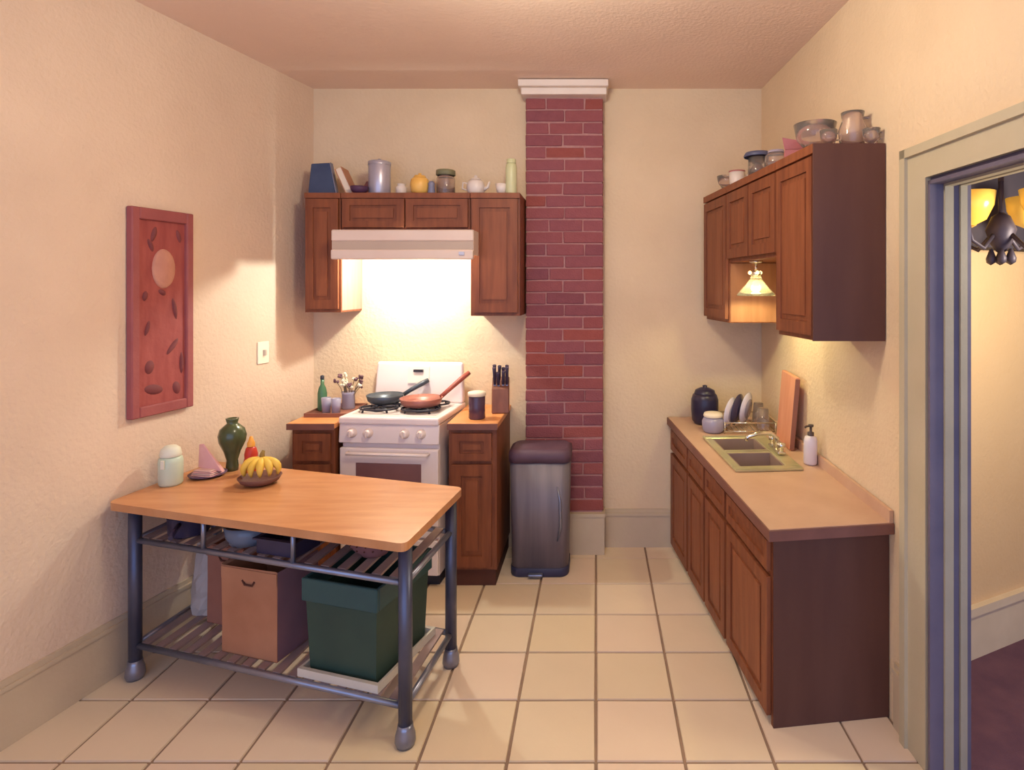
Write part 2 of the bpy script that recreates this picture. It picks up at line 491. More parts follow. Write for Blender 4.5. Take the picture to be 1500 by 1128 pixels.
# ------------------------------------------------------------------ cabinets
def panel_door(P, a0, a1, c0, c1, front, th, ra, rc, parent, org, name='door'):
    """framed door in (a along the run, b into the cabinet, c up); front is b of the face, th its thickness, ra/rc rail widths in a and c"""
    b = B()
    b.mbox(P, a0, a1, front + th * .45, front + th, c0, c1)
    b.mbox(P, a0, a0 + ra, front, front + th * .45, c0, c1)
    b.mbox(P, a1 - ra, a1, front, front + th * .45, c0, c1)
    b.mbox(P, a0 + ra, a1 - ra, front, front + th * .45, c0, c0 + rc)
    b.mbox(P, a0 + ra, a1 - ra, front, front + th * .45, c1 - rc, c1)
    d = put(name, b, WOOD, parent, org)
    g = ra * .45
    gc = rc * .45
    if abs(a1 - a0) > 3 * abs(ra) and abs(c1 - c0) > 3.2 * abs(rc):
        pn = B().mbox(P, a0 + ra + g, a1 - ra - g, front + th * .15, front + th * .45, c0 + rc + gc, c1 - rc - gc)
        o = put('door_panel', pn, WOODP, d)
        for v in o.data.vertices:
            v.co = v.co - Vector(org)
    return d

def I(a, b, c): return (a, b, c)
YU = 3.36          # front of the wall cabinets over the stove
def carcass(P, a0, a1, b0, b1, c0, c1, parent, org, m=WOOD):
    put('body', B().mbox(P, a0, a1, b0, b1, c0, c1), m, parent, org)

def upper(name, label, x0, x1, z0, z1, doors):
    t = thing(name, label, 'cabinet', ((x0 + x1) / 2, YB, z0))
    org = t.location.copy()
    carcass(I, x0, x1, YU, YB - .002, z0, z1, t, org)
    n = len(doors)
    for d0, d1 in doors:
        panel_door(I, d0, d1, z0 + .02, z1 - .035, YU - .02, .018, .042, .05 if z1 - z0 > .4 else .036, t, org)
    put('top_rail', B().box(x0, x1, YU - .012, YU, z1 - .03, z1), WOODP, t, org)
    return t
ZU0, ZU1 = 1.455, 2.13
lc = upper('wall_cabinet', 'narrow brown wall cabinet left of the range hood', -1.645, -1.442, ZU0, ZU1, [(-1.635, -1.452)])
put('side_panel', B().box(-1.442, -1.4395, YU + .01, YB - .004, ZU0 + .01, 1.90), WOODLIT, lc, lc.location)
upper('wall_cabinet', 'short two-door brown wall cabinet directly above the range hood', -1.438, -.712, 1.915, ZU1, [(-1.428, -1.08), (-1.07, -.722)])
upper('wall_cabinet', 'tall brown wall cabinet right of the range hood against the chimney', -.708, -.43, ZU0 - .02, ZU1, [(-.698, -.442)])

# range hood
h = thing('range_hood', 'cream enamel range hood lit underneath above the stove', 'range hood', (-1.075, YB, 1.91))
O = h.location.copy()
b = B().box(-1.436, -.714, YU - .02, YB - .004, 1.885, 1.912)
b.box(-1.424, -.66, 3.205, YU - .024, 1.89, 1.906)
b.box(-1.436, -1.43, YU, YB - .004, 1.86, 1.885)
b.box(-.72, -.714, YU, YB - .004, 1.83, 1.885)
b.box(-1.424, -1.412, 3.205, YU - .024, 1.772, 1.89).box(-.672, -.66, 3.205, YU - .024, 1.772, 1.89)
put('canopy', b, HOODM, h, O)
put('upper_band', B().box(-1.425, -.659, 3.193, 3.215, 1.845, 1.907, .006), HOODM, h, O)
put('middle_band', B().box(-1.423, -.661, 3.20, 3.22, 1.80, 1.845), HOODM2, h, O)
put('lower_lip', B().box(-1.425, -.66, 3.185, 3.215, 1.747, 1.80, .008, 2), HOODM, h, O)
put('lamp_lens', B().lathe([(0, 1.872), (.05, 1.872), (.05, 1.884), (0, 1.884)], 20, (-1.07, 3.45, 0)), BULB, h, O)
put('switch', B().box(-.735, -.705, 3.178, 3.188, 1.768, 1.788, .002), mat('hood_switch', (196, 196, 214), None, .4), h, O)

# base cabinets by the stove
YL = 3.17
ZC = .875
def base_left(label, x0, x1, splits):
    t = thing('base_cabinet', label, 'cabinet', ((x0 + x1) / 2, (YL + YB) / 2, 0))
    org = t.location.copy()
    carcass(I, x0, x1, YL, YB - .004, .09, ZC - .03, t, org)
    put('toe_kick', B().box(x0 + .005, x1 - .002, YL + .012, YB - .01, 0, .09), TOE, t, org)
    panel_door(I, x0 + .02, x1 - .02, ZC - .20, ZC - .055, YL - .02, .019, .04, .04, t, org, 'drawer')
    panel_door(I, x0 + .02, x1 - .02, .11, ZC - .22, YL - .02, .019, .05, .06, t, org, 'door')
    return t
base_left('brown base cabinet left of the stove in the corner', -1.62, -1.392, 1)
rb = base_left('brown base cabinet right of the stove beside the trash can', -.785, -.535, 1)
put('end_panel', B().box(-.535, -.529, YL - .002, YB - .006, .09, ZC - .03), WOOD, rb, rb.location)
def worktop(label, x0, x1, m):
    t = thing('countertop', label, 'countertop', ((x0 + x1) / 2, (YL + YB) / 2, ZC - .03))
    org = t.location.copy()
    put('top', B().box(x0, x1, YL - .02, YB - .004, ZC - .03, ZC, .003), m, t, org)
    put('front_edge', B().box(x0, x1, YL - .026, YL - .02, ZC - .034, ZC - .002), COUNTEREDGE, t, org)
    return t
worktop('short orange-tan countertop left of the stove', -1.64, -1.388, COUNTER2)
worktop('short orange-tan countertop right of the stove', -.79, -.522, COUNTER2)

# ------------------------------------------------------------------ stove
SR = R(-5.2)
st = thing('stove', 'white enamel gas stove with backguard and four burners', 'stove', (-1.083, 3.385, 0), SR)
put('body', B().box(-.27, .27, -.20, .235, .06, .865, .004), ENAMEL, st)
put('foot_plinth', B().box(-.26, .26, -.17, .22, 0, .06), BLACK, st)
put('cooktop', B().box(-.276, .276, -.235, .235, .865, .905, .010, 2), ENAMEL, st)
b = B().hexa([(-.276, -.232, .765), (.276, -.232, .765), (.276, -.2, .765), (-.276, -.2, .765),
              (-.276, -.222, .866), (.276, -.222, .866), (.276, -.2, .866), (-.276, -.2, .866)], .004)
cp = put('control_panel', b, ENAMEL, st)
MX = Matrix.Rotation(R(90), 4, 'X')
for x in (-.20, -.11, .09, .18):
    M = Matrix.Translation((x, -.226, .82)) @ MX
    kb = put('knob', B().lathe([(.026, 0), (.026, .006), (.021, .01), (.019, .028), (.014, .032), (0, .032)], 18, M=M), KNOBM, st)
    put('knob_grip', B().box(x - .004, x + .004, -.264, -.254, .802, .838, .001), KNOBM, kb)
b = B().box(-.272, .272, -.228, -.2, .27, .738, .006, 2)
od = put('oven_door', b, ENAMEL, st)
put('oven_window', B().box(-.18, .18, -.2315, -.226, .42, .66, .002), DARKWIN, od)
put('oven_handle', B().tube([(-.22, -.228, .715), (-.22, -.258, .715), (.22, -.258, .715), (.22, -.228, .715)], .009), ENAMEL, od)
put('broiler_drawer', B().box(-.27, .27, -.226, -.2, .07, .255, .005), ENAMEL, st)
b = B().hexa([(-.276, .175, .905), (.276, .175, .905), (.276, .235, .905), (-.276, .235, .905),
              (-.266, .20, 1.145), (.266, .20, 1.145), (.266, .235, 1.145), (-.266, .235, 1.145)], .014, 3)
bg = put('backguard', b, ENAMEL, st)
put('clock_panel', B().hexa([(-.065, .18, 1.02), (.065, .18, 1.02), (.065, .2, 1.02), (-.065, .2, 1.02),
                             (-.065, .1915, 1.12), (.065, .1915, 1.12), (.065, .2, 1.12), (-.065, .2, 1.12)]), mat('clock_panel_plastic', (246, 232, 214), None, .4), bg)
put('badge', B().box(-.03, .03, .178, .19, 1.088, 1.102), BLACK, bg)
put('cooktop_well', B().box(-.235, .235, -.165, .155, .902, .9065), mat('cooktop_well_enamel', (190, 176, 172), (206, 190, 184), .4, 8), st)
for gx in (-.12, .12):
    for gy in (-.085, .08):
        b = B()
        for k in range(4):
            a = math.pi / 4 + k * math.pi / 2
            b.tube([(gx + math.cos(a) * .02, gy + math.sin(a) * .02, .928), (gx + math.cos(a) * .09, gy + math.sin(a) * .068, .928),
                    (gx + math.cos(a) * .1, gy + math.sin(a) * .074, .907)], .006, 6)
        b.tube([(gx + .105 * math.cos(q), gy + .072 * math.sin(q), .925) for q in (2 * math.pi * k / 20 for k in range(21))], .006, 6)
        g = put('grate', b, BLACK, st)
        put('burner', B().lathe([(.03, .907), (.032, .915), (.022, .92), (0, .92)], 18, (gx, gy, 0)), BLACK, st)

def st_at(x, y, z):
    c, s = math.cos(SR), math.sin(SR)
    return (-1.083 + x * c - y * s, 3.385 + x * s + y * c, z)
def pan(label, x, y, r, hdir, hl, rise, m, hm, mi):
    t = thing('frying_pan', label, 'pan', st_at(x, y, .932), 0, None)
    pb = put('bowl', B().lathe([(0, 0), (r * .8, 0), (r * .92, .012), (r, .042), (r * .985, .043), (r * .88, .014), (r * .78, .006), (0, .006)], 32), m, t)
    put('cooking_surface', B().lathe([(0, .0065), (r * .76, .0065), (r * .76, .0075), (0, .0075)], 32), mi, pb)
    d = Vector((math.cos(hdir), math.sin(hdir), 0))
    put('handle', B().tube([d * (r * .96) + Vector((0, 0, .034)), d * (r + hl * .3) + Vector((0, 0, .04 + rise * .3)),
                            d * (r + hl * .7) + Vector((0, 0, .04 + rise * .72)), d * (r + hl) + Vector((0, 0, .04 + rise))], [.012, .013, .015, .013], 10), hm, t)
pan('dark grey frying pan with orange inside on the left burners', -.145, .05, .105, R(25), .14, .07, PANGREY, PANGREY, COPPER)
pan('copper-red frying pan with raised red handle on the right burners', .10, -.025, .118, R(35), .17, .12, COPPER, mat('red_handle', (150, 74, 62), (160, 84, 70), .45), COPPER)

# ------------------------------------------------------------------ sink run on the right
YN, YF = 2.15, 3.635
def fr(Y): return .475 + (3.62 - Y) * .1142
def zc(Y): return .735 + (Y - YN) / (YF - YN) * .068
def PR(Y, v, w):                       # along the run, 0..1 from front to wall, 0..1 of the worktop height
    X = fr(Y) + v * (wall_r(Y) - .006 - fr(Y))
    return (X, min(Y + .06 * v * (YF - Y) / (YF - YN), YB - .004), w * zc(Y))
DV = .04
def base_right(label, y0, y1, bays, near_end=False):
    c = PR((y0 + y1) / 2, .5, 0)
    t = thing('base_cabinet', label, 'cabinet', (c[0], c[1], 0))
    org = t.location.copy()
    b = B()
    ya, yb = y0, y1
    b.mbox(PR, ya, ya + .016, 0, 1, .0, .945)
    b.mbox(PR, yb - .016, yb, 0, 1, .0, .945)
    b.mbox(PR, ya + .016, yb - .016, .0, 1, .11, .13)
    b.mbox(PR, ya + .016, yb - .016, .97, 1, .13, .945)
    put('body', b, WOOD, t, org)
    b = B()
    b.mbox(PR, ya + .016, yb - .016, 0, .04, .13, .945)
    put('face_frame', b, WOOD, t, org)
    put('toe_kick', B().mbox(PR, ya + .016, yb - .016, .1, .14, 0, .11), TOE, t, org)
    w = (y1 - y0) / bays
    for k in range(bays):
        d0, d1 = y0 + k * w + .012, y0 + (k + 1) * w - .012
        panel_door(PR, d0, d1, .765, .915, -DV, .036, .03, .05, t, org, 'drawer')
        panel_door(PR, d0, d1, .05, .735, -DV, .036, .05, .065, t, org, 'door')
    if near_end:
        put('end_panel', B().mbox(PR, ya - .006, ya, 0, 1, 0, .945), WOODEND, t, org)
    return t
base_right('brown base cabinet at the near end of the sink counter with dark end panel', 2.156, 2.62, 1, True)
base_right('two-door brown base cabinet under the double sink', 2.624, 3.24, 2)
base_right('brown base cabinet at the far end of the sink counter by the back wall', 3.244, 3.625, 1)
S0, S1, V0, V1 = 2.68, 3.20, .10, .76
t = thing('countertop', 'long tan laminate countertop with a cutout for the sink', 'countertop', PR(2.9, .5, .955))
O = t.location.copy()
b = B()
for y0, y1, v0, v1 in ((YN - .03, S0 + .01, -.06, 1), (S1 - .01, YF, -.06, 1), (S0 + .01, S1 - .01, -.06, V0 + .02), (S0 + .01, S1 - .01, V1 - .02, 1)):
    b.mbox(PR, y0, y1, v0, v1, .95, 1)
put('top', b, COUNTER, t, O)
b = B()
b.mbox(PR, YN - .03, YF, -.072, -.06, .945, .997)
b.mbox(PR, YN - .037, YN - .03, -.072, 1, .945, .997)
put('edge_band', b, COUNTEREDGE, t, O)
put('backsplash', B().mbox(PR, YN - .03, YF, .965, 1, 1, 1.06), COUNTER, t, O)

def on_r(px, py):
    z = .77
    for _ in range(8):
        x, y = at(px, py, z)
        z = zc(max(YN, min(YF, y)))
    return x, y, z
def R_at(X, Y, dz=0): return (X, Y, zc(Y) + dz)

sk = thing('sink', 'double-bowl stainless sink set in the tan counter', 'sink', PR((S0 + S1) / 2, .43, 1))
O = sk.location.copy()
mid = (S0 + S1) / 2
b = B()
w0, w1 = 1.001, 1.018
vb0, vb1 = V0 + .075, V1 - .14
b.mbox(PR, S0, S0 + .045, V0, V1, w0, w1, .003)
b.mbox(PR, S1 - .045, S1, V0, V1, w0, w1, .003)
b.mbox(PR, mid - .02, mid + .02, vb0, vb1, w0, w1, .003)
b.mbox(PR, S0 + .045, S1 - .045, V0, vb0, w0, w1, .003)
b.mbox(PR, S0 + .045, S1 - .045, vb1, V1, w0, w1, .003)
put('rim', b, SINKM, sk, O)
for y0, y1 in ((S0 + .045, mid - .02), (mid + .02, S1 - .045)):
    b = B()
    e = .006
    b.mbox(PR, y0, y1, vb0, vb1, .80, .81)
    b.mbox(PR, y0, y0 + e, vb0, vb1, .81, 1.012)
    b.mbox(PR, y1 - e, y1, vb0, vb1, .81, 1.012)
    b.mbox(PR, y0 + e, y1 - e, vb0, vb0 + .014, .81, 1.012)
    b.mbox(PR, y0 + e, y1 - e, vb1 - .014, vb1, .81, 1.012)
    bo = put('basin', b, SINKIN, sk, O)
    c = PR((y0 + y1) / 2, (vb0 + vb1) / 2, .812)
    put('drain', B().lathe([(.03, 0), (.03, .004), (.018, .002), (0, .002)], 16, Vector(c) - O), CHROME, bo)
c = Vector(PR(mid, V1 - .06, 1.018)) - O
fa = put('faucet', B().box(c.x - .02, c.x + .02, c.y - .085, c.y + .085, c.z, c.z + .014, .005, 2)
         .tube([c + Vector(q) for q in ((0, 0, .01), (0, 0, .06), (-.03, 0, .085), (-.10, -.01, .085), (-.15, -.015, .07), (-.155, -.015, .05))], [.013, .012, .011, .01, .01, .01], 12), CHROME, sk)
for s in (-.07, .07):
    put('tap_handle', B().lathe([(.012, 0), (.013, .018), (.02, .022), (.021, .04), (.01, .046), (0, .046)], 14, c + Vector((0, s, .012))), CHROME, fa)

# wall cabinets over the sink
UN, UF = 2.24, 3.60
def fu(Y): return .672 + (UF - Y) * .1176
def PU(Y, v, z):
    return (fu(Y) + v * (wall_r(Y) - .004 - fu(Y)), Y, z)
def upper_right(label, y0, y1, z0, z1, bays, end=False):
    c = PU((y0 + y1) / 2, .5, z0)
    t = thing('wall_cabinet', label, 'cabinet', c)
    org = t.location.copy()
    carcass(PU, y0, y1, 0, 1, z0, z1, t, org)
    w = (y1 - y0) / bays
    for k in range(bays):
        panel_door(PU, y0 + k * w + .01, y0 + (k + 1) * w - .01, z0 + .02, z1 - .045, -.06, .056, .04, .05, t, org)
    put('top_rail', B().mbox(PU, y0, y1, -.06, 0, z1 - .035, z1), WOODP, t, org)
    if end:
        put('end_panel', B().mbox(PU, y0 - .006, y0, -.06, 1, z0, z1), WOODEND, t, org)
    return t
ZR0, ZR1 = 1.395, 2.14
upper_right('large brown wall cabinet nearest the doorway with dark flat end panel', UN, 2.572, ZR0, ZR1, 1, True)
upper_right('short brown wall cabinet above the sink with lamp beneath', 2.576, 3.196, 1.73, ZR1, 2)
fc = upper_right('brown wall cabinet at the far end of the sink wall', 3.20, UF, ZR0 + .01, ZR1, 1)
put('side_panel', B().mbox(PU, 3.197, 3.1995, .02, .98, ZR0 + .015, 1.725), WOODSINK, fc, fc.location)

# lamp under the short cabinet
t = thing('pendant_lamp', 'glass bell-shaped lamp glowing under the short cabinet above the sink', 'lamp', (.80, 2.97, 1.73))
put('mount', B().lathe([(0, 0), (.035, 0), (.03, -.012), (0, -.012)], 18), CHROME, t)
put('stem', B().tube([(0, 0, -.01), (0, 0, -.06)], .006), CHROME, t)
put('collar', B().lathe([(.012, -.05), (.022, -.056), (.024, -.075), (.014, -.08)], 18), CHROME, t)
for k in range(3):
    a = R(120 * k + 30)
    put('finial', B().blob((math.cos(a) * .03, math.sin(a) * .03, -.06), .011, sub=1), BULB, t)
put('glass_shade', B().lathe([(.024, -.072), (.03, -.09), (.055, -.125), (.085, -.158), (.096, -.175), (.093, -.175), (.08, -.156), (.05, -.122), (.026, -.088)], 28), LAMPGLASS, t)
put('bulb', B().blob((0, 0, -.115), .02), BULB, t)

# ------------------------------------------------------------------ left wall: carved panel and switch
ya, yb_ = 2.49, 2.785
t = thing('carved_panel', 'tall red carved wooden panel with cream oval medallion hanging on the left wall', 'wall art', (wall_l(2.64), 2.64, 1.04))
O = t.location.copy()
def PW(y, tt, z): return (wall_l(y) + tt, y, z)
put('board', B().mbox(PW, ya + .02, yb_ - .02, .002, .016, 1.055, 1.92), REDWOOD, t, O)
b = B()
b.mbox(PW, ya, ya + .035, .002, .03, 1.04, 1.94, .004).mbox(PW, yb_ - .035, yb_, .002, .03, 1.04, 1.94, .004)
b.mbox(PW, ya + .035, yb_ - .035, .002, .03, 1.04, 1.085, .004).mbox(PW, ya + .035, yb_ - .035, .002, .03, 1.89, 1.94, .004)
put('frame', b, REDFRAME, t, O)
def on_panel(y, z, prof, sy, sz, m, name, n=24, rot=0):
    nrm = Vector((1, -.2, 0)).normalized()       # panel normal into the room
    tan = Vector((-.2, -1, 0)).normalized()
    up = Vector((0, 0, 1))
    M = Matrix((tan, up, nrm)).transposed().to_4x4()
    M = Matrix.Translation(Vector(PW(y, .016, z))) @ M @ Matrix.Rotation(rot, 4, 'Z')
    put(name, B().lathe(prof, n, M=M, sx=sy, sy=sz), m, t, O)
on_panel(2.645, 1.68, [(1, 0), (.95, .1 * .08), (.8, .008), (.7, .012), (0, .016)], .055, .088, MEDAL, 'medallion')
relief = [(1, 0), (.7, .006), (0, .008)]
for y, z, a, c, r in ((2.60, 1.83, .012, .035, .3), (2.72, 1.83, .01, .03, -.3), (2.585, 1.78, .01, .03, -.4), (2.56, 1.56, .012, .022, .2), (2.64, 1.575, .02, .012, .5),
                      (2.70, 1.50, .01, .05, -.2), (2.57, 1.42, .009, .034, .3), (2.69, 1.33, .012, .045, .7), (2.58, 1.25, .022, .03, .2), (2.735, 1.25, .01, .05, 0), (2.60, 1.15, .045, .022, .2), (2.71, 1.14, .02, .03, -.3)):
    on_panel(y, z, relief, a, c, RELIEF, 'carved_motif', 14, r)

t = thing('light_switch', 'small cream switch plate on the left wall near the stove', 'light switch', PW(3.245, 0, 1.24))
O = t.location.copy()
sw = put('plate', B().mbox(PW, 3.205, 3.285, 0.001, .008, 1.18, 1.30, .002), PLATE_SW, t, O)
put('toggle', B().mbox(PW, 3.239, 3.251, .008, .022, 1.225, 1.255), TOGGLE_SW, t, O)

# ------------------------------------------------------------------ trash can
t = thing('trash_can', 'grey steel step trash can with plum lid in front of the brick chimney', 'trash can', (-.312, 3.385, 0))
def rrect(w, d, r, n=6):
    pts = []
    for cx, cy, a0 in ((w - r, d - r, 0), (-w + r, d - r, 90), (-w + r, -d + r, 180), (w - r, -d + r, 270)):
        for k in range(n + 1):
            a = R(a0 + 90 * k / n)
            pts.append((cx + r * math.cos(a), cy + r * math.sin(a)))
    return pts
def loft(levels, caps=True, bulge=0):
    b = B()
    rings = []
    for w, d, r, z in levels:
        rings.append([b.bm.verts.new((x, y - (bulge * (1 - (x / w) ** 2) if y < 0 else 0), z)) for x, y in rrect(w, d, r)])
    n = len(rings[0])
    for A, C in zip(rings, rings[1:]):
        for k in range(n):
            f = b.bm.faces.new((A[k], A[(k + 1) % n], C[(k + 1) % n], C[k]))
            f.smooth = True
    if caps:
        b.bm.faces.new(rings[0][::-1])
        b.bm.faces.new(rings[-1])
    return b
put('base', loft([(.158, .108, .045, 0), (.162, .112, .045, .01), (.162, .112, .045, .045), (.158, .108, .045, .05)], bulge=.015), CANBASE, t)
put('body', loft([(.157, .107, .045, .05), (.168, .114, .045, .63)], bulge=.015), CANBODY, t)
put('lid', loft([(.173, .119, .045, .63), (.175, .121, .045, .66), (.172, .118, .045, .685), (.15, .098, .04, .70)], bulge=.015), CANLID, t)
put('pedal', B().box(-.06, .02, -.148, -.118, .012, .028, .005, 2), STEELL, t)
put('handle', B().tube([(.10, -.118, .50), (.115, -.128, .42), (.118, -.127, .28), (.10, -.118, .20)], [.004, .008, .008, .004]), STEELL, t)

# ------------------------------------------------------------------ work table
NL = Vector((-1.885, 2.43))
E1 = Vector((.96, -.28)).normalized()
E2 = Vector((.12, .9928)).normalized()
def PT(u, v, z):
    p = NL + E1 * u + E2 * v
    return (p.x, p.y, z)
TU, TV, TZ = 1.27, .44, .735
wt = thing('work_table', 'wood-topped metal kitchen work table with slatted shelves against the left wall', 'table', PT(TU / 2, TV / 2, 0))
O = wt.location.copy()
b = B()
c0 = .055
poly = []
u0, u1, v0, v1, r = -.07, TU + .035, -.07, TV + .06, .03
for cu, cv, a0 in ((u0 + r, v0 + r, 180), (u1 - r, v0 + r, 270), (u1 - r, v1 - r, 0), (u0 + r, v1 - r, 90)):
    for k in range(5):
        a = R(a0 + 90 * k / 4)
        poly.append((cu + r * math.cos(a), cv + r * math.sin(a)))
# outline runs near-left, near-right, far-right, far-left
bot = [b.bm.verts.new(PT(u, v, TZ - .03)) for u, v in poly]
top = [b.bm.verts.new(PT(u, v, TZ)) for u, v in poly]
b.bm.faces.new(bot[::-1])
b.bm.faces.new(top)
for k in range(len(poly)):
    b.bm.faces.new((bot[k], bot[(k + 1) % len(poly)], top[(k + 1) % len(poly)], top[k]))
put('tabletop', b, TABLETOP, wt, O)
b = B().mbox(PT, -.02, TU + .01, -.025, -.012, TZ - .052, TZ - .03).mbox(PT, -.02, TU + .01, TV + .012, TV + .025, TZ - .052, TZ - .03)
b.mbox(PT, -.02, -.008, -.012, TV + .012, TZ - .052, TZ - .03).mbox(PT, TU, TU + .012, -.012, TV + .012, TZ - .052, TZ - .03)
put('apron', b, STEEL, wt, O)
for u in (0, TU):
    for v in (0, TV):
        lg = put('leg', B().tube([PT(u, v, .05), PT(u, v, TZ - .03)], .024, 14), STEEL, wt, O)
        p = Vector(PT(u, v, 0)) - O
        put('foot', B().lathe([(0, 0), (.03, 0), (.036, .016), (.034, .04), (.028, .06), (.026, .075), (0, .075)], 16, p), STEELL, lg)
for z, nm in ((.565, 'shelf'), (.135, 'shelf')):
    for v in (0, TV):
        put('shelf_rail', B().tube([PT(.02, v, z), PT(TU - .02, v, z)], .012, 10), STEELL, wt, O)
    for u in (0, TU):
        put('shelf_rail', B().tube([PT(u, .02, z), PT(u, TV - .02, z)], .012, 10), STEELL, wt, O)
    ns = 17
    for k in range(ns):
        u = .05 + (TU - .10) * k / (ns - 1)
        put('slat', B().mbox(PT, u - .018, u + .018, .006, TV - .006, z + .004, z + .013), SLAT, wt, O)
for u in (.36, .79):
    put('divider_post', B().tube([PT(u, 0, .57), PT(u, 0, TZ - .03)], .009, 8), STEELL, wt, O)

def tb(u, v, z): return PT(u, v, z)
ANG = math.atan2(E1.y, E1.x)
ZS, ZL = .579, .149
# on the upper shelf
t = thing('saucepan', 'dark blue saucepan on the upper shelf at the left end of the work table', 'pan', tb(.19, .095, ZS), ANG)
put('bowl', B().lathe([(0, 0), (.07, 0), (.075, .008), (.078, .075), (.081, .078), (.074, .078), (.070, .012), (0, .010)], 26), DARKBLUE, t)
put('lid', B().lathe([(.08, .079), (.075, .088), (.03, .098), (.012, .1), (.012, .112), (0, .113)], 26), DARKBLUE, t)
put('handle', B().tube([(.03, -.07, .06), (.07, -.12, .06), (.1, -.16, .05)], .009), DARKBLUE, t)
t = solo('glass_dish', B().lathe([(0, 0), (.07, 0), (.085, .03), (.092, .075), (.087, .075), (.08, .032), (.066, .007), (0, .007)], 26), mat('blue_glass', (120, 130, 152), (140, 148, 164), .15, 5, trans=.4),
     'blue-grey glass dish on the upper shelf between the two thin posts', 'dish', tb(.50, .10, ZS))
t = thing('baking_tin', 'dark rectangular baking tin on the upper shelf near the second post', 'baking tin', tb(.705, .085, ZS), ANG)
b = B()
b.box(-.085, .085, -.06, .06, 0, .006).box(-.09, -.083, -.065, .065, 0, .06).box(.083, .09, -.065, .065, 0, .06).box(-.083, .083, -.065, -.058, 0, .06).box(-.083, .083, .058, .065, 0, .06)
put('tray', b, DARKBLUE, t)
put('rim', B().box(-.1, .1, -.075, -.065, .054, .06).box(-.1, .1, .065, .075, .054, .06).box(-.1, -.09, -.065, .065, .054, .06).box(.09, .1, -.065, .065, .054, .06), DARKBLUE, t)
t = thing('colander', 'rust-coloured colander on the upper shelf above the green bin', 'colander', tb(1.06, .15, ZS))
cb = put('bowl', B().lathe([(0, .0), (.05, .0), (.055, .008), (.085, .035), (.105, .075), (.112, .08), (.1, .078), (.08, .04), (.05, .014), (0, .012)], 28), COLANDER, t)
b = B()
for k in range(18):
    a = 2 * math.pi * k / 18
    for rr, zz in ((.0885, .040), (.1, .062)):
        p = Vector((math.cos(a + rr * 9) * rr, math.sin(a + rr * 9) * rr, zz))
        b.blob(p, .004, sub=1)
o = put('perforation', b, TOE, cb)
o['kind'] = 'stuff'
for s in (-1, 1):
    put('handle', B().tube([(s * .105, -.025, .072), (s * .13, -.02, .075), (s * .13, .02, .075), (s * .105, .025, .072)], .005), COLANDER, t)

# on the lower shelf
def bag(label, u, v, w, d, hh, m, mside, lift=0, handle=True, cat='bag', nm='paper_bag'):
    t = thing(nm, label, cat, tb(u, v, ZL + lift), ANG)
    b = B()
    e = .003
    j = lambda s=.008: random.uniform(-s, s)
    for x0, x1, y0, y1 in ((-w, w, -d, -d + e), (-w, w, d - e, d), (-w, -w + e, -d + e, d - e)):
        b.hexa([(x0, y0, 0), (x1, y0, 0), (x1, y1, 0), (x0, y1, 0), (x0 + j(), y0, hh + j()), (x1 + j(), y0, hh + j()), (x1, y1, hh), (x0, y1, hh)])
    b.box(-w, w, -d, d, 0, .003)
    put('body', b, m, t)
    put('gusset', B().hexa([(w - e, -d + e, 0), (w, -d + e, 0), (w, d - e, 0), (w - e, d - e, 0), (w - e, -d + e, hh), (w, -d + e, hh), (w - .0, d - e, hh), (w - e, d - e, hh)]), mside, t)
    put('fold', B().box(-w - .001, w + .001, -d - .003, -d - .0005, hh - .05, hh - .004), m, t)
    if handle:
        put('handle', B().tube([(-.03, -d - .003, hh - .045), (-.018, -d - .004, hh - .062), (.018, -d - .004, hh - .062), (.03, -d - .003, hh - .045)], .004, 6), TOE, t)
    return t
bag('large tan paper bag standing in the middle of the lower shelf', .56, .16, .135, .11, .345, PAPER, PAPERP)
bag('smaller reddish paper bag behind the large tan one on the lower shelf', .30, .28, .10, .085, .34, PAPER2, PAPER2)
def crumple(w, d, hh):
    b = B()
    n, L = 20, 9
    rings = []
    for i in range(L):
        f = i / (L - 1)
        rad = (1 - .25 * f ** 2) * (1.06 if 0 < i < 5 else 1)
        rings.append([b.bm.verts.new((w * rad * math.cos(a) * (1 + random.uniform(-.09, .09)), d * rad * math.sin(a) * (1 + random.uniform(-.09, .09)), hh * f + (random.uniform(-.012, .012) if i else 0)))
                      for a in (2 * math.pi * k / n for k in range(n))])
    for A, C in zip(rings, rings[1:]):
        for k in range(n):
            b.bm.faces.new((A[k], A[(k + 1) % n], C[(k + 1) % n], C[k]))
    b.bm.faces.new(rings[0][::-1])
    b.bm.faces.new(rings[-1])
    return b
solo('plastic_bag', crumple(.075, .08, .30), GREYBAG, 'crumpled grey plastic bag at the left end of the lower shelf', 'bag', tb(.115, .30, ZL), ANG)
t = thing('tray', 'shallow white tray under the green bin on the lower shelf', 'tray', tb(1.01, .20, ZL), ANG)
put('base', B().box(-.165, .165, -.175, .175, 0, .008, .003), TRAYW, t)
put('rim', B().box(-.175, .175, -.19, -.175, 0, .03).box(-.175, .175, .175, .19, 0, .03).box(-.175, -.165, -.175, .175, 0, .03).box(.165, .175, -.175, .175, 0, .03), TRAYW, t)
t = thing('recycling_bin', 'dark green plastic bin on the lower shelf at the right end of the work table', 'bin', tb(1.01, .20, ZL + .009), ANG)
b = B()
def frus(x0, x1, y0, y1, z0, z1, k):
    return [(x0 * k, y0 * k, z0), (x1 * k, y0 * k, z0), (x1 * k, y1 * k, z0), (x0 * k, y1 * k, z0), (x0, y0, z1), (x1, y0, z1), (x1, y1, z1), (x0, y1, z1)]
b.hexa(frus(-.155, .155, -.17, -.163, 0, .29, .93)).hexa(frus(-.155, .155, .163, .17, 0, .29, .93)).hexa(frus(-.155, -.149, -.163, .163, 0, .29, .93)).hexa(frus(.149, .155, -.163, .163, 0, .29, .93))
